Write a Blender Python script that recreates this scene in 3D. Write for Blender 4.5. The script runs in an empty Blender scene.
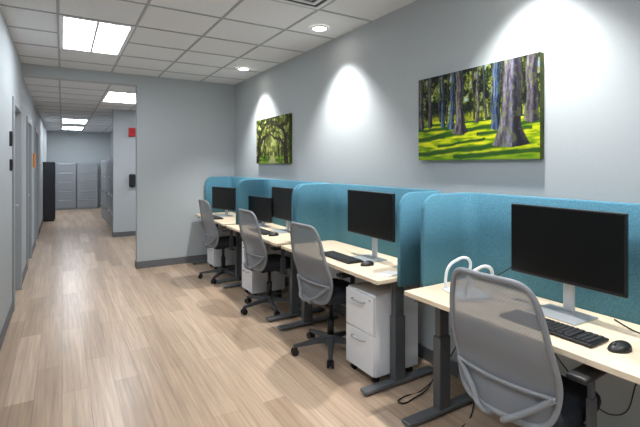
import bpy, bmesh, math, random
import numpy as np
from mathutils import Vector, Matrix
random.seed(7)
S = bpy.context.scene
COL = S.collection
S.view_settings.view_transform = 'Standard'

# ------------------------------------------------------------------ materials
def lin(c):
    if isinstance(c, str):
        c = c.lstrip('#'); c = [int(c[i:i+2],16)/255 for i in (0,2,4)]
    return tuple(((x/12.92) if x <= 0.04045 else ((x+0.055)/1.055)**2.4) for x in c)+(1,)

def base_mat(name, col, rough=.6, metal=0.0, spec=.5):
    m = bpy.data.materials.new(name); m.use_nodes = True
    b = m.node_tree.nodes['Principled BSDF']
    b.inputs['Base Color'].default_value = lin(col)
    b.inputs['Roughness'].default_value = rough
    b.inputs['Metallic'].default_value = metal
    b.inputs['Specular IOR Level'].default_value = spec
    return m

def noise_mat(name, stops, scale=(1,1,1), nscale=10, detail=4, rough=.6, metal=0, bump=0.0, nrough=.55, spec=.5, dist=0.0):
    m = base_mat(name, stops[0][1], rough, metal, spec)
    nt = m.node_tree; b = nt.nodes['Principled BSDF']
    tc = nt.nodes.new('ShaderNodeTexCoord'); mp = nt.nodes.new('ShaderNodeMapping')
    mp.inputs['Scale'].default_value = scale
    n = nt.nodes.new('ShaderNodeTexNoise'); n.inputs['Scale'].default_value = nscale
    n.inputs['Detail'].default_value = detail; n.inputs['Roughness'].default_value = nrough
    n.inputs['Distortion'].default_value = dist
    r = nt.nodes.new('ShaderNodeValToRGB')
    while len(r.color_ramp.elements) < len(stops): r.color_ramp.elements.new(.5)
    for e,(p,c) in zip(r.color_ramp.elements, stops):
        e.position = p; e.color = lin(c)
    L = nt.links.new
    L(tc.outputs['Object'], mp.inputs['Vector']); L(mp.outputs[0], n.inputs['Vector'])
    L(n.outputs['Fac'], r.inputs['Fac']); L(r.outputs['Color'], b.inputs['Base Color'])
    if bump:
        bp = nt.nodes.new('ShaderNodeBump'); bp.inputs['Strength'].default_value = bump
        bp.inputs['Distance'].default_value = .002
        L(n.outputs['Fac'], bp.inputs['Height']); L(bp.outputs[0], b.inputs['Normal'])
    return m

def emit_mat(name, col, s):
    m = bpy.data.materials.new(name); m.use_nodes = True
    b = m.node_tree.nodes['Principled BSDF']
    b.inputs['Base Color'].default_value = lin(col)
    b.inputs['Emission Color'].default_value = lin(col)
    b.inputs['Emission Strength'].default_value = s
    return m

def floor_mat():
    m = base_mat('vinyl_plank', '#c8ab90', .3, 0, .5)
    nt = m.node_tree; b = nt.nodes['Principled BSDF']; L = nt.links.new
    tc = nt.nodes.new('ShaderNodeTexCoord'); sp = nt.nodes.new('ShaderNodeSeparateXYZ')
    L(tc.outputs['Object'], sp.inputs[0])
    cb = nt.nodes.new('ShaderNodeCombineXYZ')
    L(sp.outputs['Y'], cb.inputs['X']); L(sp.outputs['X'], cb.inputs['Y'])
    br = nt.nodes.new('ShaderNodeTexBrick')
    br.offset = .37; br.offset_frequency = 2
    br.inputs['Color1'].default_value = lin('#d4bda5'); br.inputs['Color2'].default_value = lin('#b29a83')
    br.inputs['Mortar'].default_value = lin('#957f6a')
    br.inputs['Scale'].default_value = 1; br.inputs['Mortar Size'].default_value = .0012
    br.inputs['Mortar Smooth'].default_value = .3; br.inputs['Bias'].default_value = 0
    br.inputs['Brick Width'].default_value = 1.22; br.inputs['Row Height'].default_value = .152
    L(cb.outputs[0], br.inputs['Vector'])
    def grain(sx, sy, sc, det, p0, c0, p1, c1):
        m1 = nt.nodes.new('ShaderNodeMapping'); m1.inputs['Scale'].default_value = (sx, sy, 1)
        L(cb.outputs[0], m1.inputs['Vector'])
        n1 = nt.nodes.new('ShaderNodeTexNoise'); n1.inputs['Scale'].default_value = sc
        n1.inputs['Detail'].default_value = det; n1.inputs['Roughness'].default_value = .65
        L(m1.outputs[0], n1.inputs['Vector'])
        r = nt.nodes.new('ShaderNodeValToRGB')
        r.color_ramp.elements[0].position = p0; r.color_ramp.elements[0].color = c0
        r.color_ramp.elements[1].position = p1; r.color_ramp.elements[1].color = c1
        L(n1.outputs['Fac'], r.inputs['Fac']); return n1, r
    n1, r1 = grain(1.2, 34, 1.6, 6, .3, (.66,.63,.6,1), .68, (1.1,1.1,1.1,1))
    n2, r2 = grain(.55, 13, 1.0, 2, .38, (.74,.72,.70,1), .62, (1.05,1.05,1.05,1))
    mx = nt.nodes.new('ShaderNodeMix'); mx.data_type = 'RGBA'; mx.blend_type = 'MULTIPLY'; mx.inputs[0].default_value = .8
    L(br.outputs['Color'], mx.inputs[6]); L(r1.outputs['Color'], mx.inputs[7])
    mx2 = nt.nodes.new('ShaderNodeMix'); mx2.data_type = 'RGBA'; mx2.blend_type = 'MULTIPLY'; mx2.inputs[0].default_value = .55
    L(mx.outputs[2], mx2.inputs[6]); L(r2.outputs['Color'], mx2.inputs[7])
    L(mx2.outputs[2], b.inputs['Base Color'])
    bp = nt.nodes.new('ShaderNodeBump'); bp.inputs['Strength'].default_value = .12; bp.inputs['Distance'].default_value=.002
    L(n1.outputs['Fac'], bp.inputs['Height']); L(bp.outputs[0], b.inputs['Normal'])
    return m

M = {}
M['wall']  = noise_mat('painted_wall', [(0,'#b0b7ba'),(1,'#b6bdc0')], nscale=90, detail=3, rough=.75, bump=.05, spec=.25)
M['tile']  = noise_mat('ceiling_tile', [(.3,'#d6d9dc'),(.7,'#e4e7ea')], nscale=160, detail=3, rough=.9, bump=.15, spec=.1)
M['grid']  = base_mat('ceiling_grid_gap_shade', '#a3a7ac', .5)  # metal T-bars; shadow gaps around the tiles are painted into the grey
M['floor'] = floor_mat()
M['base']  = base_mat('rubber_baseboard', '#66686b', .55)
M['door']  = noise_mat('door_paint', [(0,'#b0b6b9'),(1,'#b6bcbf')], nscale=30, rough=.5)
M['frame'] = base_mat('door_frame_paint', '#9a9fa2', .45)
M['felt']  = noise_mat('blue_felt', [(.3,'#427389'),(.7,'#6a9fb4')], nscale=170, detail=5, rough=.95, bump=.5, spec=.1, nrough=.7)
M['wood']  = noise_mat('maple_laminate', [(.3,'#dac7aa'),(.7,'#e8d8be')], scale=(12,1,1), nscale=6, detail=5, rough=.42)
M['leg']   = base_mat('grey_powder_coat', '#5a5e62', .45, .3)
M['foot']  = base_mat('grey_foot_metal', '#6d7175', .4, .4)
M['white'] = base_mat('white_steel', '#e2e5e9', .35)
M['chrome']= base_mat('brushed_steel', '#b4b7ba', .3, .9)
M['black'] = base_mat('black_plastic', '#141517', .45)
M['screen']= base_mat('screen_glass', '#050607', .3, 0, .3)
M['key']   = base_mat('key_caps', '#1e2023', .55)
M['seat']  = noise_mat('seat_fabric', [(.3,'#222428'),(.7,'#34373c')], nscale=220, rough=.95, bump=.3, spec=.1)
M['cframe']= base_mat('chair_frame_plastic', '#7f8286', .5)
M['silver']= base_mat('silver_plastic', '#b7babd', .35, .4)
M['dgrey'] = base_mat('dark_grey_plastic', '#45474a', .5)
M['cabgrey']=base_mat('cabinet_grey', '#959ba1', .45, .2)
M['cabdark']=base_mat('cabinet_charcoal', '#2e3136', .4, .2)
M['red']   = base_mat('red_plastic', '#c01818', .4)
M['orange']= base_mat('orange_sign', '#d8822a', .5)
M['paper'] = base_mat('white_paper', '#e8e8e4', .8)
M['canvas_side'] = noise_mat('canvas_edge', [(.3,'#2c3a1c'),(.7,'#59622c')], nscale=14, rough=.8)
M['lens'] = emit_mat('troffer_lens', '#f4f8ff', 18.0)
M['lens2'] = emit_mat('downlight_lens', '#fff6e8', 25.0)

def mesh_fabric():
    m = base_mat('chair_mesh_knit', '#8d9095', .85, 0, .2)
    nt = m.node_tree; L = nt.links.new; b = nt.nodes['Principled BSDF']; out = nt.nodes['Material Output']
    tc = nt.nodes.new('ShaderNodeTexCoord')
    w = nt.nodes.new('ShaderNodeTexWave'); w.wave_type='BANDS'; w.bands_direction='Z'
    w.inputs['Scale'].default_value = 60; w.inputs['Distortion'].default_value = 0
    L(tc.outputs['Object'], w.inputs['Vector'])
    r = nt.nodes.new('ShaderNodeValToRGB')
    r.color_ramp.elements[0].color = lin('#777a7f'); r.color_ramp.elements[1].color = lin('#94979c')
    L(w.outputs['Color'], r.inputs['Fac']); L(r.outputs['Color'], b.inputs['Base Color'])
    t = nt.nodes.new('ShaderNodeBsdfTransparent'); mx = nt.nodes.new('ShaderNodeMixShader')
    mx.inputs[0].default_value = .16
    L(b.outputs[0], mx.inputs[1]); L(t.outputs[0], mx.inputs[2]); L(mx.outputs[0], out.inputs['Surface'])
    return m
M['mesh'] = mesh_fabric()

# ------------------------------------------------------------------ mesh helpers
def finish(name, bm, mat, parent=None, smooth=False, wn=False):
    me = bpy.data.meshes.new(name); bm.normal_update(); bm.to_mesh(me); bm.free()
    o = bpy.data.objects.new(name, me); COL.objects.link(o)
    mats = mat if isinstance(mat,(list,tuple)) else [mat]
    for m in mats: me.materials.append(m)
    if smooth:
        for p in me.polygons: p.use_smooth = True
    if parent: o.parent = parent
    return o

def add_box(bm, a, b, bevel=0, seg=2, mi=0):
    x0,y0,z0 = [min(a[i],b[i]) for i in range(3)]; x1,y1,z1 = [max(a[i],b[i]) for i in range(3)]
    t = bmesh.new(); bmesh.ops.create_cube(t, size=1)
    for v in t.verts:
        v.co = Vector(((x0+x1)/2+v.co.x*(x1-x0),(y0+y1)/2+v.co.y*(y1-y0),(z0+z1)/2+v.co.z*(z1-z0)))
    if bevel: bmesh.ops.bevel(t, geom=t.edges[:], offset=bevel, segments=seg, profile=.5, affect='EDGES')
    for f in t.faces: f.material_index = mi
    me = bpy.data.meshes.new('t'); t.to_mesh(me); t.free(); bm.from_mesh(me); bpy.data.meshes.remove(me)

def box(name, parent, mat, a, b, bevel=0, seg=2, smooth=False):
    bm = bmesh.new(); add_box(bm, a, b, bevel, seg)
    return finish(name, bm, mat, parent, smooth)

def add_cyl(bm, p0, p1, r0, r1=None, seg=24, mi=0):
    r1 = r0 if r1 is None else r1
    p0, p1 = Vector(p0), Vector(p1); d = p1-p0
    t = bmesh.new()
    bmesh.ops.create_cone(t, cap_ends=True, segments=seg, radius1=r0, radius2=r1, depth=d.length)
    q = Vector((0,0,1)).rotation_difference(d.normalized()).to_matrix().to_4x4()
    bmesh.ops.transform(t, matrix=Matrix.Translation((p0+p1)/2) @ q, verts=t.verts[:])
    for f in t.faces:
        f.material_index = mi; f.smooth = len(f.verts)==4
    me = bpy.data.meshes.new('t'); t.to_mesh(me); t.free(); bm.from_mesh(me); bpy.data.meshes.remove(me)

def cyl(name, parent, mat, p0, p1, r0, r1=None, seg=24):
    bm = bmesh.new(); add_cyl(bm, p0, p1, r0, r1, seg); return finish(name, bm, mat, parent)

def tube(name, parent, mat, pts, r, closed=False, res=8, poly=False):
    cu = bpy.data.curves.new(name,'CURVE'); cu.dimensions='3D'; cu.bevel_depth=r; cu.bevel_resolution=3
    cu.use_fill_caps = True; cu.resolution_u = res
    s = cu.splines.new('BEZIER'); s.bezier_points.add(len(pts)-1)
    for p,c in zip(s.bezier_points, pts):
        p.co = c; p.handle_left_type = p.handle_right_type = 'AUTO'
    s.use_cyclic_u = closed
    co = bpy.data.objects.new('tmpc', cu); COL.objects.link(co)
    me = bpy.data.meshes.new_from_object(co); me.name = name
    bpy.data.objects.remove(co); bpy.data.curves.remove(cu)
    for p in me.polygons: p.use_smooth = True
    me.materials.clear(); me.materials.append(mat)
    o = bpy.data.objects.new(name, me); COL.objects.link(o)
    if parent: o.parent = parent
    return o

def empty(name, loc=(0,0,0), rz=0):
    e = bpy.data.objects.new(name, None); e.empty_display_size=.2
    e.location = loc; e.rotation_euler = (0,0,math.radians(rz)); COL.objects.link(e); return e

# ------------------------------------------------------------------ room constants
XL, XR, YB, YN = -.43, 2.35, 6.51, -2.6
ZC, ZH = 2.74, 2.60
YE, XE = 16.8, 1.45
T = .12
G0X, G0Y, GS = -.03, 4.22, .61

box('floor', None, M['floor'], (XL-T,YN-T,-.1),(3.6,YE+T,0))

def ceiling(name, x0,x1,y0,y1,z,holes):
    bm = bmesh.new()
    add_box(bm,(x0,y0,z+.006),(x1,y1,z+.12),mi=0)
    k = math.ceil((x0-G0X)/GS)
    while G0X+k*GS < x1:
        x = G0X+k*GS; add_box(bm,(max(x-.011,x0),y0,z),(min(x+.011,x1),y1,z+.0065),mi=1); k += 1
    k = math.ceil((y0-G0Y)/GS)
    while G0Y+k*GS < y1:
        y = G0Y+k*GS; add_box(bm,(x0,y-.011,z+.0004),(x1,y+.011,z+.0064),mi=1); k += 1
    return finish(name,bm,[M['tile'],M['grid']])
ceiling('ceiling', XL-T, XR+T, YN-T, YB+.02, ZC, [])
ceiling('ceiling_corridor', XL-T, 3.6, YB+.15, YE+T, ZH, [])

box('wall_right', None, M['wall'], (XR,YN-T,0),(XR+T,YB+.15,ZC+.1))
box('wall_behind', None, M['wall'], (XL-T,YN-T,0),(XR,YN,ZC+.1))
bm = bmesh.new()
add_box(bm,(.908,YB,0),(XR,YB+.15,ZC+.1)); add_box(bm,(XL,YB,ZH),(.908,YB+.15,ZC+.1))
finish('wall_far', bm, M['wall'])
box('wall_corridor_stub', None, M['wall'], (.89,9.6,0),(3.6,9.75,ZH+.05))
box('wall_corridor_right', None, M['wall'], (XE,9.75,0),(XE+T,YE,ZH+.05))
box('wall_corridor_end', None, M['wall'], (XL-T,YE,0),(XE+T,YE+T,ZH+.05))
box('wall_passage_side', None, M['wall'], (3.48,YB+.15,0),(3.6,9.6,ZH+.05))
box('wall_passage_back', None, M['wall'], (XR,YB+.02,0),(3.6,YB+.15,ZH+.05))

doors = [(5.28,6.18),(7.25,8.15),(9.3,10.2)]
bm = bmesh.new(); y = YN-T
for a,b in doors:
    add_box(bm,(XL-T,y,0),(XL,a,ZC+.1)); add_box(bm,(XL-T,a,2.13),(XL,b,ZC+.1)); y = b
add_box(bm,(XL-T,y,0),(XL,YE,ZC+.1))
finish('wall_left', bm, M['wall'])
for i,(a,b) in enumerate(doors):
    e = empty('door_%d'%(i+1),(XL,0,0))
    box('slab',e,M['door'],(-.10,a+.045,.008),(-.055,b-.045,2.085),.002)
    bm = bmesh.new()
    add_box(bm,(-.12,a,0),(.02,a+.045,2.13),.004); add_box(bm,(-.12,b-.045,0),(.02,b,2.13),.004)
    add_box(bm,(-.12,a+.045,2.085),(.02,b-.045,2.13),.004)
    add_box(bm,(.0005,a-.03,0),(.02,a,2.16),.003); add_box(bm,(.0005,b,0),(.02,b+.03,2.16),.003); add_box(bm,(.0005,a,2.13),(.02,b,2.16),.003)
    finish('frame',bm,M['frame'],e)
    bm = bmesh.new()
    add_cyl(bm,(-.056,b-.12,1.0),(-.01,b-.12,1.0),.012); add_cyl(bm,(-.012,b-.12,1.0),(-.012,b-.24,1.0),.009)
    add_cyl(bm,(-.056,b-.12,1.0),(-.05,b-.12,1.0),.027)
    finish('lever_handle',bm,M['chrome'],e)

def baseb(name, segs):
    bm = bmesh.new()
    for a,b in segs: add_box(bm,(a[0],a[1],0),(b[0],b[1],.1),.003,1)
    finish(name,bm,M['base'])
g=.0005
baseb('baseboard_right',[((XR-.012,YN),(XR-g,YB-.013))])
baseb('baseboard_far',[((.896,YB-.012),(XR-.013,YB-g)),((.896,YB),(.908-g,YB+.15))])
baseb('baseboard_left',[((XL+g,YN),(XL+.012,5.245)),((XL+g,6.215),(XL+.012,7.215)),((XL+g,8.185),(XL+.012,9.265)),((XL+g,10.235),(XL+.012,13.1)),((XL+g,13.7),(XL+.012,16.2))])
baseb('baseboard_corridor',[((.878,9.588),(3.4,9.6-g)),((.878,9.6),(.89-g,9.75))])
baseb('baseboard_behind',[((XL+.013,YN+g),(XR-.013,YN+.012))])

# ------------------------------------------------------------------ ceiling fixtures
def troffer(x0,y0,z,w=.61,l=1.22):
    e = empty('recessed_troffer_light',(x0+w/2,y0+l/2,z))
    hx,hy = w/2-.006,l/2-.006
    bm = bmesh.new()
    add_box(bm,(-hx,-hy,-.004),(-hx+.035,hy,.004)); add_box(bm,(hx-.035,-hy,-.004),(hx,hy,.004))
    add_box(bm,(-hx+.035,-hy,-.004),(hx-.035,-hy+.035,.004)); add_box(bm,(-hx+.035,hy-.035,-.004),(hx-.035,hy,.004))
    add_box(bm,(-.012,-hy+.035,-.006),(.012,hy-.035,.004))
    for s in (-1,1): add_box(bm,(s*.14-.004,-hy+.035,-.006),(s*.14+.004,hy-.035,.004))
    finish('frame',bm,M['white'],e)
    box('lens',e,M['lens'],(-hx+.034,-hy+.034,-.001),(hx-.034,hy-.034,.003))
for y in (4.22,.56,-1.88): troffer(-.03,y,ZC)  # first is the visible fixture; other two are out of view, added for lighting
for (x,y) in ((.43+.15,7.27),(-.03,12.15),(-.03,14.59),(2.41,7.88)): troffer(x,y,ZH)  # last one is out of view, added to light the side passage

def downlight(x,y,p):
    e = empty('recessed_downlight',(x,y,ZC))
    bm = bmesh.new()
    n=40
    ring=[(.062,.002),(.064,-.006),(.088,-.006),(.09,.004)]
    vs=[[bm.verts.new((r*math.cos(2*math.pi*i/n),r*math.sin(2*math.pi*i/n),z)) for r,z in ring] for i in range(n)]
    for i in range(n):
        for j in range(3): bm.faces.new((vs[i][j],vs[(i+1)%n][j],vs[(i+1)%n][j+1],vs[i][j+1]))
    finish('trim_ring',bm,M['white'],e,True)
    cyl('lens',e,M['lens2'],(0,0,.004),(0,0,-.002),.063,seg=40)
    l = bpy.data.lights.new('downlight_lamp','SPOT'); l.energy=p; l.spot_size=math.radians(98); l.spot_blend=.8
    l.shadow_soft_size=.05; l.color=(1,.99,.98)
    o = bpy.data.objects.new('downlight_lamp',l); COL.objects.link(o); o.parent=e; o.location=(0,0,-.03)
for y in (-.5,1.45,3.40,5.35): downlight(2.05,y,175)

e = empty('ceiling_air_vent',(G0X+GS*2.5, 4.22-GS*2.5, ZC))
bm = bmesh.new()
for k in range(4):
    o_=.28-.065*k; i_=o_-.03; z0=-.008+.002*k
    add_box(bm,(-o_,-o_,z0),(o_,-i_,z0+.006)); add_box(bm,(-o_,i_,z0),(o_,o_,z0+.006))
    add_box(bm,(-o_,-i_,z0),(-i_,i_,z0+.006)); add_box(bm,(i_,-i_,z0),(o_,i_,z0+.006))
finish('louvres',bm,M['white'],e)
box('throat',e,M['dgrey'],(-.29,-.29,.001),(.29,.29,.005))

# ------------------------------------------------------------------ furniture
XF, XD = 1.70, 2.26
def desk(y0,y1):
    e = empty('height_adjustable_desk',((XF+XD)/2,(y0+y1)/2,0)); hx=(XD-XF)/2; hy=(y1-y0)/2
    bm = bmesh.new(); add_box(bm,(-hx,-hy,.712),(hx,hy,.74),.004,2); finish('desktop',bm,M['wood'],e)
    lx = -.05
    for i,s in enumerate((-1,1)):
        yc = s*(hy-.075)
        bm = bmesh.new()
        add_box(bm,(lx-.045,yc-.028,.03),(lx+.045,yc+.028,.46),.006)
        add_box(bm,(lx-.037,yc-.021,.46),(lx+.037,yc+.021,.69),.004)
        add_box(bm,(lx-.2,yc-.02,.685),(lx+.24,yc+.02,.711),.003)
        finish('column_%d'%(i+1),bm,M['leg'],e)
        bm = bmesh.new()
        add_box(bm,(-.34,yc-.035,.012),(.27,yc+.035,.036),.008,3)
        add_cyl(bm,(-.30,yc,0),(-.30,yc,.014),.02); add_cyl(bm,(.23,yc,0),(.23,yc,.014),.02)
        finish('foot_%d'%(i+1),bm,M['foot'],e)
    box('crossbeam',e,M['leg'],(.03,-hy+.1,.655),(.08,hy-.1,.70),.003)
    box('control_box',e,M['black'],(.1,-.12,.67),(.2,.12,.711),.005)
    return e

def screen(y0,y1):
    e = empty('desk_privacy_screen',(XD,(y0+y1)/2,0)); hy=(y1-y0)/2
    t=.026; g=.002; xo=g+t/2; yo=hy+g+t/2; R=.10; xf=-.40
    zt, zb, rc = 1.292, .685, .11
    path=[]
    ss=[0,.004,.01,.018,.03,.045,.062,.083,.11,.14]
    for s in ss: path.append((xf+s,-yo,(0,-1),s))
    path.append((xo-R,-yo,(0,-1),9))
    for k in range(1,12):
        a=-math.pi/2+k*math.pi/24; path.append((xo-R+R*math.cos(a),-yo+R+R*math.sin(a),(math.cos(a),math.sin(a)),9))
    path.append((xo,-yo+R,(1,0),9))
    for k in range(1,8): path.append((xo,-yo+R+(2*yo-2*R)*k/8,(1,0),9))
    path.append((xo,yo-R,(1,0),9))
    for k in range(1,12):
        a=k*math.pi/24; path.append((xo-R+R*math.cos(a),yo-R+R*math.sin(a),(math.cos(a),math.sin(a)),9))
    path.append((xo-R,yo,(0,1),9))
    for s in reversed(ss): path.append((xf+s,yo,(0,1),s))
    bm=bmesh.new(); rows=[]
    for x,y,n,s in path:
        z = zt if s>=rc else zt-rc+math.sqrt(max(0,rc*rc-(rc-s)**2))
        h=t/2
        ring=[(h,zb),(h,z-.008),(h-.004,z-.002),(h-.009,z),(-h+.009,z),(-h+.004,z-.002),(-h,z-.008),(-h,zb)]
        rows.append([bm.verts.new((x+n[0]*o,y+n[1]*o,zz)) for o,zz in ring])
    for a,b in zip(rows,rows[1:]):
        for j in range(8):
            bm.faces.new((a[j],b[j],b[(j+1)%8],a[(j+1)%8]))
    bm.faces.new(rows[0]); bm.faces.new(list(reversed(rows[-1])))
    bmesh.ops.recalc_face_normals(bm,faces=bm.faces[:])
    o=finish('felt_panel',bm,M['felt'],e)
    for p in o.data.polygons: p.use_smooth = abs(p.normal.z)<.1
    bm=bmesh.new()
    for s in (-.6,.6): add_box(bm,(-.08,s*hy-.02,.690),(.002,s*hy+.02,.7115),.002)
    finish('clamps',bm,M['dgrey'],e)
    return e

def pedestal(x,y,w=.32,d=.40,h=.60):
    e=empty('mobile_pedestal_cabinet',(x,y,0)); hw=w/2
    box('body',e,M['white'],(0.018,-hw,.055),(d,hw,h),.004)
    zs=[.062,.335,h-.006]
    for i in range(2):
        box('drawer_%d'%(i+1),e,M['white'],(0,-hw+.002,zs[i]),(.017,hw-.002,zs[i+1]-.006),.003)
        zc=zs[i+1]-.06
        tube('handle_%d'%(i+1),e,M['chrome'],[(0.001,-.07,zc),(-.022,-.062,zc),(-.026,0,zc),(-.022,.062,zc),(0.001,.07,zc)],.005)
    cyl('lock',e,M['chrome'],(.001,-hw+.04,h-.04),(-.004,-hw+.04,h-.04),.008)
    bm=bmesh.new()
    for px in (.05,d-.05):
        for py in (-hw+.04,hw-.04):
            add_cyl(bm,(px-.002,py-.014,.024),(px-.002,py+.014,.024),.024); add_cyl(bm,(px,py,.04),(px,py,.056),.012)
    finish('casters',bm,M['black'],e)
    return e

def chair(x,y,rz,baserot=0,dz=0):
    e=empty('office_chair',(x,y,0),rz)
    bm=bmesh.new(); bc=bmesh.new()
    for k in range(5):
        a=math.radians(baserot+72*k); c,s=math.cos(a),math.sin(a); pv=(-s,c)
        r0,r1=.02,.30
        def P(r,w,z): return (c*r+pv[0]*w, s*r+pv[1]*w, z)
        prof=[(r0,.028,.075,.125),(.12,.022,.075,.108),(.22,.018,.066,.09),(r1,.015,.062,.078)]
        rows=[]
        for r,w,zb,zt in prof:
            rows.append([bm.verts.new(P(r,-w,zb)),bm.verts.new(P(r,w,zb)),bm.verts.new(P(r,w*.7,zt)),bm.verts.new(P(r,-w*.7,zt))])
        for A,B in zip(rows,rows[1:]):
            for j in range(4): bm.faces.new((A[j],A[(j+1)%4],B[(j+1)%4],B[j]))
        bm.faces.new(rows[-1]); bm.faces.new(list(reversed(rows[0])))
        for sgn in (-1,1):
            add_cyl(bc,P(.29,sgn*.009,.027),P(.29,sgn*.026,.027),.027,seg=20)
        add_cyl(bc,P(.29,-.009,.027),P(.29,.009,.027),.012,seg=12)
        add_cyl(bc,P(.287,0,.03),P(.287,0,.07),.011,seg=12)
        add_box(bc,(c*.287-.016,s*.287-.016,.05),(c*.287+.016,s*.287+.016,.062),.004)
    add_cyl(bm,(0,0,.065),(0,0,.135),.04,.034)
    bmesh.ops.recalc_face_normals(bm,faces=bm.faces[:])
    finish('star_base',bm,M['dgrey'],e); finish('casters',bc,M['black'],e)
    bm=bmesh.new(); add_cyl(bm,(0,0,.13),(0,0,.27),.027); add_cyl(bm,(0,0,.27),(0,0,.40),.017); finish('gas_lift',bm,M['black'],e)
    bm=bmesh.new(); add_box(bm,(-.13,-.08,.39),(.1,.08,.435),.012,3)
    add_cyl(bm,(.03,-.08,.41),(.03,-.23,.405),.006); add_box(bm,(.01,-.27,.398),(.05,-.22,.412),.004)
    finish('tilt_mechanism',bm,M['black'],e)
    bm=bmesh.new(); N=48; layers=[(.90,.435),(.985,.442),(1.0,.462),(.985,.485),(.93,.500),(.75,.508),(.45,.508),(.15,.505)]
    rows=[]
    for sc,z in layers:
        row=[]
        for i in range(N):
            a=2*math.pi*i/N; c,s=math.cos(a),math.sin(a); n=4.2
            rho=(abs(c)**n+abs(s)**n)**(-1/n)
            X=.04+.225*sc*rho*c; Y=.24*sc*rho*s
            zz=z-(.025*max(0,(X-.17)/.1)**2 if X>.17 else 0)
            row.append(bm.verts.new((X,Y,zz)))
        rows.append(row)
    for A,B in zip(rows,rows[1:]):
        for i in range(N): bm.faces.new((A[i],A[(i+1)%N],B[(i+1)%N],B[i]))
    bm.faces.new(rows[-1]); bm.faces.new(list(reversed(rows[0])))
    finish('seat',bm,M['seat'],e,True)
    z0,z1=.44+dz,1.02+dz
    def BP(a,b):
        v=(b+1)/2
        W=.234-.034*max(0,b+.35)**1.5-.03*max(0,-b)**2
        xx=-.205-.07*v+.03*math.exp(-((v-.28)/.2)**2)-.015*v*v
        xx+=.045*a*a*(1-.3*v)
        return Vector((xx,a*W,z0+(z1-z0)*v))
    def outl(i,N,r=1):
        t=2*math.pi*i/N; c,s=math.cos(t),math.sin(t); n=6.5
        rho=(abs(c)**n+abs(s)**n)**(-1/n); return r*rho*c, r*rho*s
    bm=bmesh.new(); N=96; rows=[]
    rr=[1,.85,.68,.5,.32,.16]
    for r in rr: rows.append([bm.verts.new(BP(*outl(i,N,r))) for i in range(N)])
    for A,B in zip(rows,rows[1:]):
        for i in range(N): bm.faces.new((A[i],A[(i+1)%N],B[(i+1)%N],B[i]))
    cv=bm.verts.new(BP(0,0))
    for i in range(N): bm.faces.new((rows[-1][i],rows[-1][(i+1)%N],cv))
    finish('back_mesh',bm,M['mesh'],e,True)
    tube('back_frame',e,M['cframe'],[tuple(BP(*outl(i,N))) for i in range(N)],.0125,closed=True,res=2)
    lum=[]
    for k in range(9):
        a=-1+2*k/8; p=BP(a*.98,-.52); lum.append((p.x-.014,p.y,p.z))
    tube('lumbar_bar',e,M['cframe'],lum,.008)
    for i,s in enumerate((-1,1)):
        p=BP(s*.96,-.52); q=BP(s*.8,-.85)
        tube('spine_arm_%d'%(i+1),e,M['cframe'],[(p.x-.014,p.y,p.z),(q.x-.03,s*.12,q.z+.01),(-.235,s*.05,.445),(-.12,s*.035,.415)],.013)
    for i,s in enumerate((-1,1)):
        bm=bmesh.new()
        add_box(bm,(-.02,min(s*.07,s*.27),.415),(.03,max(s*.07,s*.27),.432),.004)
        add_box(bm,(-.022,s*.27-.011,.415),(.032,s*.27+.011,.56),.006)
        add_box(bm,(-.014,s*.27-.008,.56),(.024,s*.27+.008,.655),.004)
        finish('arm_post_%d'%(i+1),bm,M['dgrey'],e)
        box('arm_pad_%d'%(i+1),e,M['black'],(-.12,s*.27-.04,.652),(.12,s*.27+.04,.678),.012,3,True)
    return e

def monitor(x,y,rz,zb=.915,w=.60,h=.35):
    e=empty('computer_monitor',(x,y,.74),rz); zb-=.74
    box('housing',e,M['black'],(-.045,-w/2,zb),(-.022,w/2,zb+h),.004,2)
    box('display',e,M['screen'],(-.0462,-w/2+.008,zb+.016),(-.044,w/2-.008,zb+h-.008))
    box('rear_bulge',e,M['black'],(-.023,-w*.28,zb+.05),(.005,w*.28,zb+h-.06),.012,3)
    bm=bmesh.new()
    add_box(bm,(.004,-.026,.006),(.028,.026,zb+h*.55),.008,3)
    finish('stand_neck',bm,M['silver'],e)
    box('stand_base',e,M['silver'],(-.14,-.12,0),(.05,.12,.008),.003)
    return e

def keyboard(x,y,rz):
    e=empty('computer_keyboard',(x,y,.7402),rz)
    bm=bmesh.new(); add_box(bm,(-.07,-.21,.002),(.07,.21,.014),.004,2); finish('case',bm,M['black'],e)
    bm=bmesh.new()
    for r in range(6):
        xx=-.058+r*.0205
        if r==0: ks=[(-.2,-.165),(-.16,-.13),(-.125,-.095),(-.09,.05),(.055,.085),(.09,.12)]
        else: ks=[(-.2+.0215*k,-.2+.0215*k+.018) for k in range(15)]
        ks=ks+[(.134+.0215*k,.134+.0215*k+.018) for k in range(3)]
        for a,b in ks: add_box(bm,(xx-.0005,-b,.0142),(xx+.0165,-a,.019),.0012,1)
    finish('keys',bm,M['key'],e)

def mouse(x,y,rz):
    e=empty('computer_mouse',(x,y,.7402),rz)
    bm=bmesh.new(); bmesh.ops.create_uvsphere(bm,u_segments=28,v_segments=16,radius=1)
    for v in bm.verts:
        z=max(v.co.z,-.15); X=v.co.x; Y=v.co.y
        v.co=Vector((X*.056,Y*(.033-.004*X*X),(z+.15)*.029*(1-.15*X)))
    finish('shell',bm,M['black'],e,True)
    bm=bmesh.new(); add_cyl(bm,(.03,-.004,.026),(.03,.004,.026),.008,seg=16); finish('scroll_wheel',bm,M['dgrey'],e)

ST=[(.46,1.87),(2.11,3.50),(3.60,5.02),(5.12,6.44)]
for a,b in ST: desk(a,b); screen(a,b)

chair(1.755,1.15,3,18)
chair(1.82,2.85,3,18)
chair(1.82,4.02,4,40)
chair(1.80,5.42,2,10)

pedestal(1.76,2.39)
pedestal(1.78,4.54)
pedestal(1.80,5.98)

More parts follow.
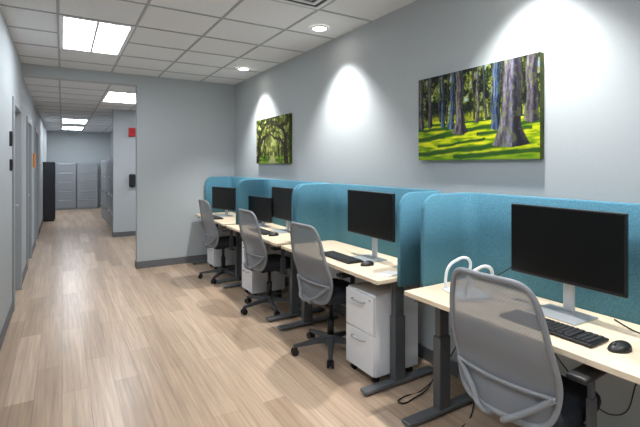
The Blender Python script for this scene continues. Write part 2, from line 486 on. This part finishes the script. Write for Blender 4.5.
monitor(2.13,1.17,-2,.895,.565,.365)
keyboard(1.865,1.10,0); mouse(1.885,.83,170)
monitor(2.08,2.64,-2,.915)
keyboard(1.865,2.78,0); mouse(1.90,2.48,175)
monitor(2.12,4.22,0,.87)
monitor(2.06,4.76,8,.80,.50,.29)
keyboard(1.86,4.3,0); mouse(1.87,4.02,180)
monitor(2.02,5.98,16,.83,.56,.32)
keyboard(1.79,5.8,0)

def laptop_stand(x,y,rz):
    e=empty('white_laptop_stand',(x,y,.7401),rz)
    for i,s in enumerate((-.11,.11)):
        tube('bracket_%d'%(i+1),e,M['white'],[(-.10,s,.006),(-.10,s,.08),(-.08,s,.135),(-.03,s,.17),(.02,s,.182),(.05,s,.165),(.055,s,.10),(.055,s,.006)],.009)
    box('foot',e,M['white'],(-.12,-.125,0),(.075,.125,.008),.003)
laptop_stand(1.98,1.62,-20)

for (x,y,rz) in ((1.86,2.2,10),):
    e=empty('notepad',(x,y,.7402),rz); box('pages',e,M['paper'],(-.07,-.05,0),(.07,.05,.008),.001)

def cable(pts,r=.003,name='power_cable'): tube(name,None,M['black'],pts,r)
cable([(2.17,1.2,1.0),(2.21,1.32,.97),(2.22,1.46,.93),(2.225,1.62,.82),(2.22,1.76,.745)])
cable([(1.99,.78,.744),(2.08,.76,.744),(2.15,.9,.744),(2.22,1.0,.745)])
cable([(2.20,1.62,.69),(2.1,1.68,.45),(2.16,1.74,.12),(2.05,1.68,.005),(1.88,1.62,.005),(1.75,1.55,.005)],.004)
cable([(2.15,1.98,.60),(2.12,1.99,.3),(2.05,2.0,.05),(1.9,1.99,.006),(1.78,2.0,.006),(1.83,2.03,.006),(2.0,2.03,.006),(2.25,2.0,.2),(2.335,1.98,.36)],.004)
cable([(2.05,1.3,.68),(2.08,1.1,.45),(2.12,.95,.35),(2.2,.9,.5),(2.2,.85,.68)],.003)

def outlet(x,y,z):
    e=empty('wall_outlet',(x,y,z)); box('plate',e,M['white'],(-.006,-.035,-.057),(-.0002,.035,.057),.002)
    for k,s in enumerate((-.024,.024)): box('socket_%d'%k,e,M['dgrey'],(-.0075,-.011,s-.01),(-.0055,.011,s+.01),.001)
outlet(XR,1.98,.36); outlet(XR,3.55,.36); outlet(XR,5.07,.36)

# ------------------------------------------------------------------ left wall devices
def reader(y,z,h,name):
    e=empty(name,(XL,y,z)); box('body',e,M['black'],(.0002,-.035,-h/2),(.025,.035,h/2),.004)
    box('face',e,M['dgrey'],(.0245,-.022,-h*.3),(.027,.022,h*.3),.002)
reader(5.02,1.72,.14,'card_reader'); reader(5.04,1.47,.11,'light_switch')
e=empty('hallway_sign',(XL,8.9,1.55)); box('plate',e,M['orange'],(.0002,-.09,-.12),(.03,.09,.12),.003)
box('holder',e,M['chrome'],(.0002,-.1,-.135),(.012,.1,-.122),.001)
e=empty('fire_alarm',(1.24,9.6,2.15)); box('box',e,M['red'],(-.07,-.05,-.09),(.07,-.0002,.09),.008)
box('strobe',e,M['red'],(-.035,-.065,.0),(.035,-.049,.05),.006)
e=empty('hand_sanitizer_dispenser',(1.24,9.6,1.15)); box('case',e,M['black'],(-.06,-.09,-.13),(.06,-.0002,.13),.02,3)
box('nozzle',e,M['dgrey'],(-.02,-.08,-.15),(.02,-.04,-.128),.004)

# ------------------------------------------------------------------ corridor cabinets
def file_cab(x,y,rz,w,d,h,rows,mat,name='lateral_file_cabinet'):
    e=empty(name,(x,y,0),rz)
    box('body',e,mat,(-w/2,0.02,.0),(w/2,d,h),.004)
    hh=(h-.06)/rows
    for r in range(rows):
        z=.05+r*hh
        box('drawer_%d'%(r+1),e,mat,(-w/2+.012,0,z+.006),(w/2-.012,.021,z+hh-.006),.004)
        bm=bmesh.new(); add_box(bm,(-w*.32,-.018,z+hh-.05),(w*.32,0.001,z+hh-.03),.004)
        finish('pull_%d'%(r+1),bm,M['chrome'],e)
    return e
file_cab(.09,16.3,0,.62,.45,1.54,5,M['cabgrey']); file_cab(.73,16.3,0,.62,.45,1.54,5,M['cabgrey'])
for k in range(4):
    file_cab(.95,10.3+k*.98,-90,.94,.47,1.6,4,M['cabgrey'])
e=empty('storage_cabinet',(-.30,13.4,0))
box('body',e,M['cabdark'],(-.125,-.27,.04),(.125,.27,1.55),.006)
box('plinth',e,M['black'],(-.115,-.26,0),(.115,.26,.041))
box('door_panel_1',e,M['cabdark'],(.126,-.265,.05),(.142,-.003,1.54),.003); box('door_panel_2',e,M['cabdark'],(.126,.003,.05),(.142,.265,1.54),.003)
box('handle',e,M['chrome'],(.142,-.03,.8),(.155,-.015,1.0),.003)

# ------------------------------------------------------------------ canvas prints
rng = np.random.default_rng(5)
def vnoise(U,V,fx,fy):
    gx,gy=int(fx)+3,int(fy)+3; G=rng.random((gy,gx))
    x=U*fx; y=V*fy; xi=np.floor(x).astype(int); yi=np.floor(y).astype(int)
    xf=x-xi; yf=y-yi; xf=xf*xf*(3-2*xf); yf=yf*yf*(3-2*yf)
    xi=np.clip(xi,0,gx-2); yi=np.clip(yi,0,gy-2)
    return (G[yi,xi]*(1-xf)+G[yi,xi+1]*xf)*(1-yf)+(G[yi+1,xi]*(1-xf)+G[yi+1,xi+1]*xf)*yf
def fbm(U,V,fx,fy,o=4,p=.55):
    s=0;a=1;t=0
    for k in range(o): s=s+a*vnoise(U,V,fx*2**k,fy*2**k); t+=a; a*=p
    return s/t
def C(r,g_,b): return np.array([r,g_,b],float)/255
def ramp(t,stops):
    ps=[p for p,_ in stops]; return np.stack([np.interp(t,ps,[c[k] for _,c in stops]) for k in range(3)],-1)
def mixm(img,col,m): m=np.clip(m,0,1)[...,None]; return img*(1-m)+col*m
def sst(a,b,x): t=np.clip((x-a)/(b-a),0,1); return t*t*(3-2*t)

def print_mat():
    m=base_mat('canvas_print_ink','#ffffff',.6,0,.25); nt=m.node_tree
    a=nt.nodes.new('ShaderNodeVertexColor'); a.layer_name='ink'
    nt.links.new(a.outputs['Color'],nt.nodes['Principled BSDF'].inputs['Base Color']); return m
M['ink']=print_mat()

def canvas(yl,yr,z0,z1,paint,nx,ny):
    W=yl-yr; H=z1-z0
    e=empty('canvas_print',(XR,(yl+yr)/2,z0))
    box('stretcher',e,M['canvas_side'],(-.0395,-W/2,0),(-.0005,W/2,H),.002)
    u=np.linspace(0,1,nx); v=np.linspace(0,1,ny); U,V=np.meshgrid(u,v)
    img=np.clip(paint(U,V),0,1)
    l=np.where(img<=.04045,img/12.92,((img+.055)/1.055)**2.4)*.85
    verts=np.stack([np.full(U.size,-.040),(W/2-U*W).ravel(),(V*H).ravel()],-1)
    idx=np.arange(nx*ny).reshape(ny,nx)
    F=np.stack([idx[:-1,:-1],idx[:-1,1:],idx[1:,1:],idx[1:,:-1]],-1).reshape(-1,4)
    me=bpy.data.meshes.new('printed_picture'); me.from_pydata(verts.tolist(),[],F.tolist())
    at=me.color_attributes.new('ink','FLOAT_COLOR','POINT')
    rgba=np.concatenate([l.reshape(-1,3),np.ones((nx*ny,1))],1).astype(np.float32)
    at.data.foreach_set('color',rgba.ravel())
    me.materials.append(M['ink']); o=bpy.data.objects.new('printed_picture',me); COL.objects.link(o); o.parent=e

def paint_cypress(U,V):
    f=fbm(U,V,22,12,5,.75)
    img=ramp(f,[(.30,C(8,14,14)),(.43,C(24,40,24)),(.50,C(58,84,26)),(.57,C(150,150,36)),(.64,C(170,190,150)),(.75,C(150,185,225))])
    st=fbm(U,V,70,3,3,.6); img=img*(.35+.95*st[...,None])
    glow=np.exp(-((V-.47)/.05)**2); img=mixm(img,C(185,190,40)+0*img,glow*.75*fbm(U,V,20,10,2)*1.5)
    hz=.44+.02*np.sin(U*7)+.02*(fbm(U,V*0,14,1,2)-.5)
    gnoise=fbm(U,V,10,34,4,.6)
    lawn=ramp(gnoise,[(.25,C(84,128,8)),(.42,C(150,178,12)),(.55,C(204,212,22)),(.75,C(226,226,50))])
    lawn=mixm(lawn,C(60,112,20)+0*lawn,sst(.12,0,V)*.6)
    img=np.where((V<hz)[...,None],lawn,img)
    sh=0*U
    for (v0,v1,u0,u1,w) in ((.16,.07,.88,.0,.026),(.31,.25,.45,.0,.026),(.36,.33,1.0,.45,.018),(.30,.27,.95,.55,.016),(.38,.36,.38,.0,.016),(.22,.16,.62,.2,.014),(.09,.03,1.0,.35,.022),(.42,.41,1.0,.0,.008)):
        t=np.clip((U-u1)/(u0-u1),0,1); c=v1+(v0-v1)*t; m=sst(w*1.6,w*.5,np.abs(V-c+.03*(fbm(U,V,12,6,2)-.5)))*(U>=u1)*(U<=u0); sh=np.maximum(sh,m)
    img=mixm(img,C(24,66,28)+0*img,sh*.85*(V<hz))
    def trunk(img,u,vb,wb,wt,tint,lean=0,k=.2,light=1.0,dark=.35):
        t=np.clip((V-vb)/(1-vb),0,1); h=np.clip(V-vb,0,1)
        w=wt+(wb-wt)*np.exp(-(h/k)*2.0); c=u+lean*t+.004*np.sin(V*17+u*30)
        w=w*(1+.10*(fbm(U*0+u,V,1,20,2)-.5))
        s=(U-c)/(w/2)
        inside=sst(1.05,.92,np.abs(s))*(V>vb-.03*(1-np.clip(s*s,0,1)))
        flut=.5+.5*np.sin(s*7+3*fbm(U,V,6,5,2)); bark=fbm(U,V,90,14,4,.75)
        shade=np.interp(s,[-1,-.5,.1,1],[.7,1.2*light,.75,dark])*(.45+.55*flut)*(.3+1.4*bark)
        col=tint*np.clip(shade,0,1.6)[...,None]
        warm=sst(.2,-.9,s)*bark; col=mixm(col,C(196,176,140)+0*col,warm*.35)
        col=mixm(col,C(120,140,60)+0*col,(fbm(U,V,30,20,3)>.6)*.3)
        return mixm(img,col,inside)
    for i in range(24):
        u=rng.random(); img=trunk(img,u,.44+.03*rng.random(),.018,.009+.008*rng.random(),C(*( (60,74,104) if i%2 else (60,54,50))),(rng.random()-.5)*.05,.05)
    B=C(78,110,170); G=C(118,112,130)
    img=trunk(img,.03,.40,.07,.04,G); img=trunk(img,.125,.41,.06,.028,G); img=trunk(img,.25,.40,.05,.02,B)
    img=trunk(img,.33,.38,.07,.034,B,.02); img=trunk(img,.41,.31,.15,.055,G,-.01,.2)
    img=trunk(img,.56,.42,.035,.018,G); img=trunk(img,.70,.33,.09,.05,B,.01); img=trunk(img,.95,.38,.11,.075,G*.95)
    img=trunk(img,.80,.15,.27,.115,C(124,122,146),.02,.33,1.05,.3)
    return img
canvas(2.38,1.42,1.505,2.11,paint_cypress,420,264)

def paint_oaks(U,V):
    f=fbm(U,V,16,10,5,.75)
    img=ramp(f,[(.30,C(18,26,10)),(.43,C(52,66,20)),(.52,C(98,112,38)),(.60,C(150,158,72)),(.72,C(205,208,150))])
    d=np.sqrt(((U-.52)/.42)**2+((V-.40)/.34)**2); img=mixm(img,C(196,204,120)+0*img,sst(1.0,.2,d)*.45)
    moss=fbm(U,V,60,7,4,.6); img=img*(.45+1.0*moss[...,None])
    g_=ramp(fbm(U,V,12,26,3),[(.3,C(50,84,20)),(.6,C(128,156,40))]); img=np.where((V<.17+.02*np.sin(9*U))[...,None],g_,img)
    pm=sst(.02,0,np.abs(U-.52)-(.10-.4*V)*(V<.2)-.01)*(V<.17); img=mixm(img,C(176,170,130)+0*img,pm*.8)
    def br(img,pts,w0,w1):
        D=np.full(U.shape,9.)
        n=len(pts)
        P2=[]
        for i in range(n-1):
            for k in range(6):
                t=k/6; P2.append((pts[i][0]*(1-t)+pts[i+1][0]*t,pts[i][1]*(1-t)+pts[i+1][1]*t))
        P2.append(pts[-1])
        for i,(a,b) in enumerate(P2):
            w=w0+(w1-w0)*i/len(P2); b=b+.012*math.sin(i*1.3); D=np.minimum(D,np.sqrt((U-a)**2+((V-b)*.62)**2)-w/2)
        bk=fbm(U,V,40,30,3,.7)
        col=ramp(bk,[(.3,C(14,12,8)),(.6,C(52,46,28)),(.8,C(96,92,52))])
        return mixm(img,col,sst(.012,-.004,D+.02*(bk-.5)))
    for pts,a,b in (([(.05,.04),(.10,.3),(.09,.55),(.2,.78),(.42,.92),(.7,.88)],.10,.02),([(.10,.35),(.22,.56),(.38,.62),(.55,.74)],.06,.012),
        ([(.92,.05),(.88,.3),(.92,.55),(.78,.76),(.55,.84),(.35,.76)],.10,.02),([(.88,.35),(.74,.52),(.6,.54),(.46,.64)],.05,.012),
        ([(.28,.14),(.3,.3),(.27,.5),(.36,.7)],.035,.01),([(.72,.14),(.70,.3),(.74,.48),(.66,.68)],.035,.01),([(.2,.78),(.12,.9),(.0,.96)],.03,.01),([(.8,.74),(.9,.88),(1,.94)],.03,.01)):
        img=br(img,pts,a,b)
    return img
canvas(5.53,4.53,1.49,2.085,paint_oaks,240,150)

# ------------------------------------------------------------------ world, camera
w=bpy.data.worlds.new('World'); S.world=w; w.use_nodes=True
w.node_tree.nodes['Background'].inputs[0].default_value=(.8,.85,.9,1); w.node_tree.nodes['Background'].inputs[1].default_value=.3
cam=bpy.data.cameras.new('camera'); co=bpy.data.objects.new('camera',cam); COL.objects.link(co)
cam.sensor_width=36; cam.lens=24.0; cam.shift_y=-48.5/640; cam.clip_start=.05
co.location=(0,0,1.47); co.rotation_euler=(math.radians(90),0,-math.atan(258/427))
S.camera=co
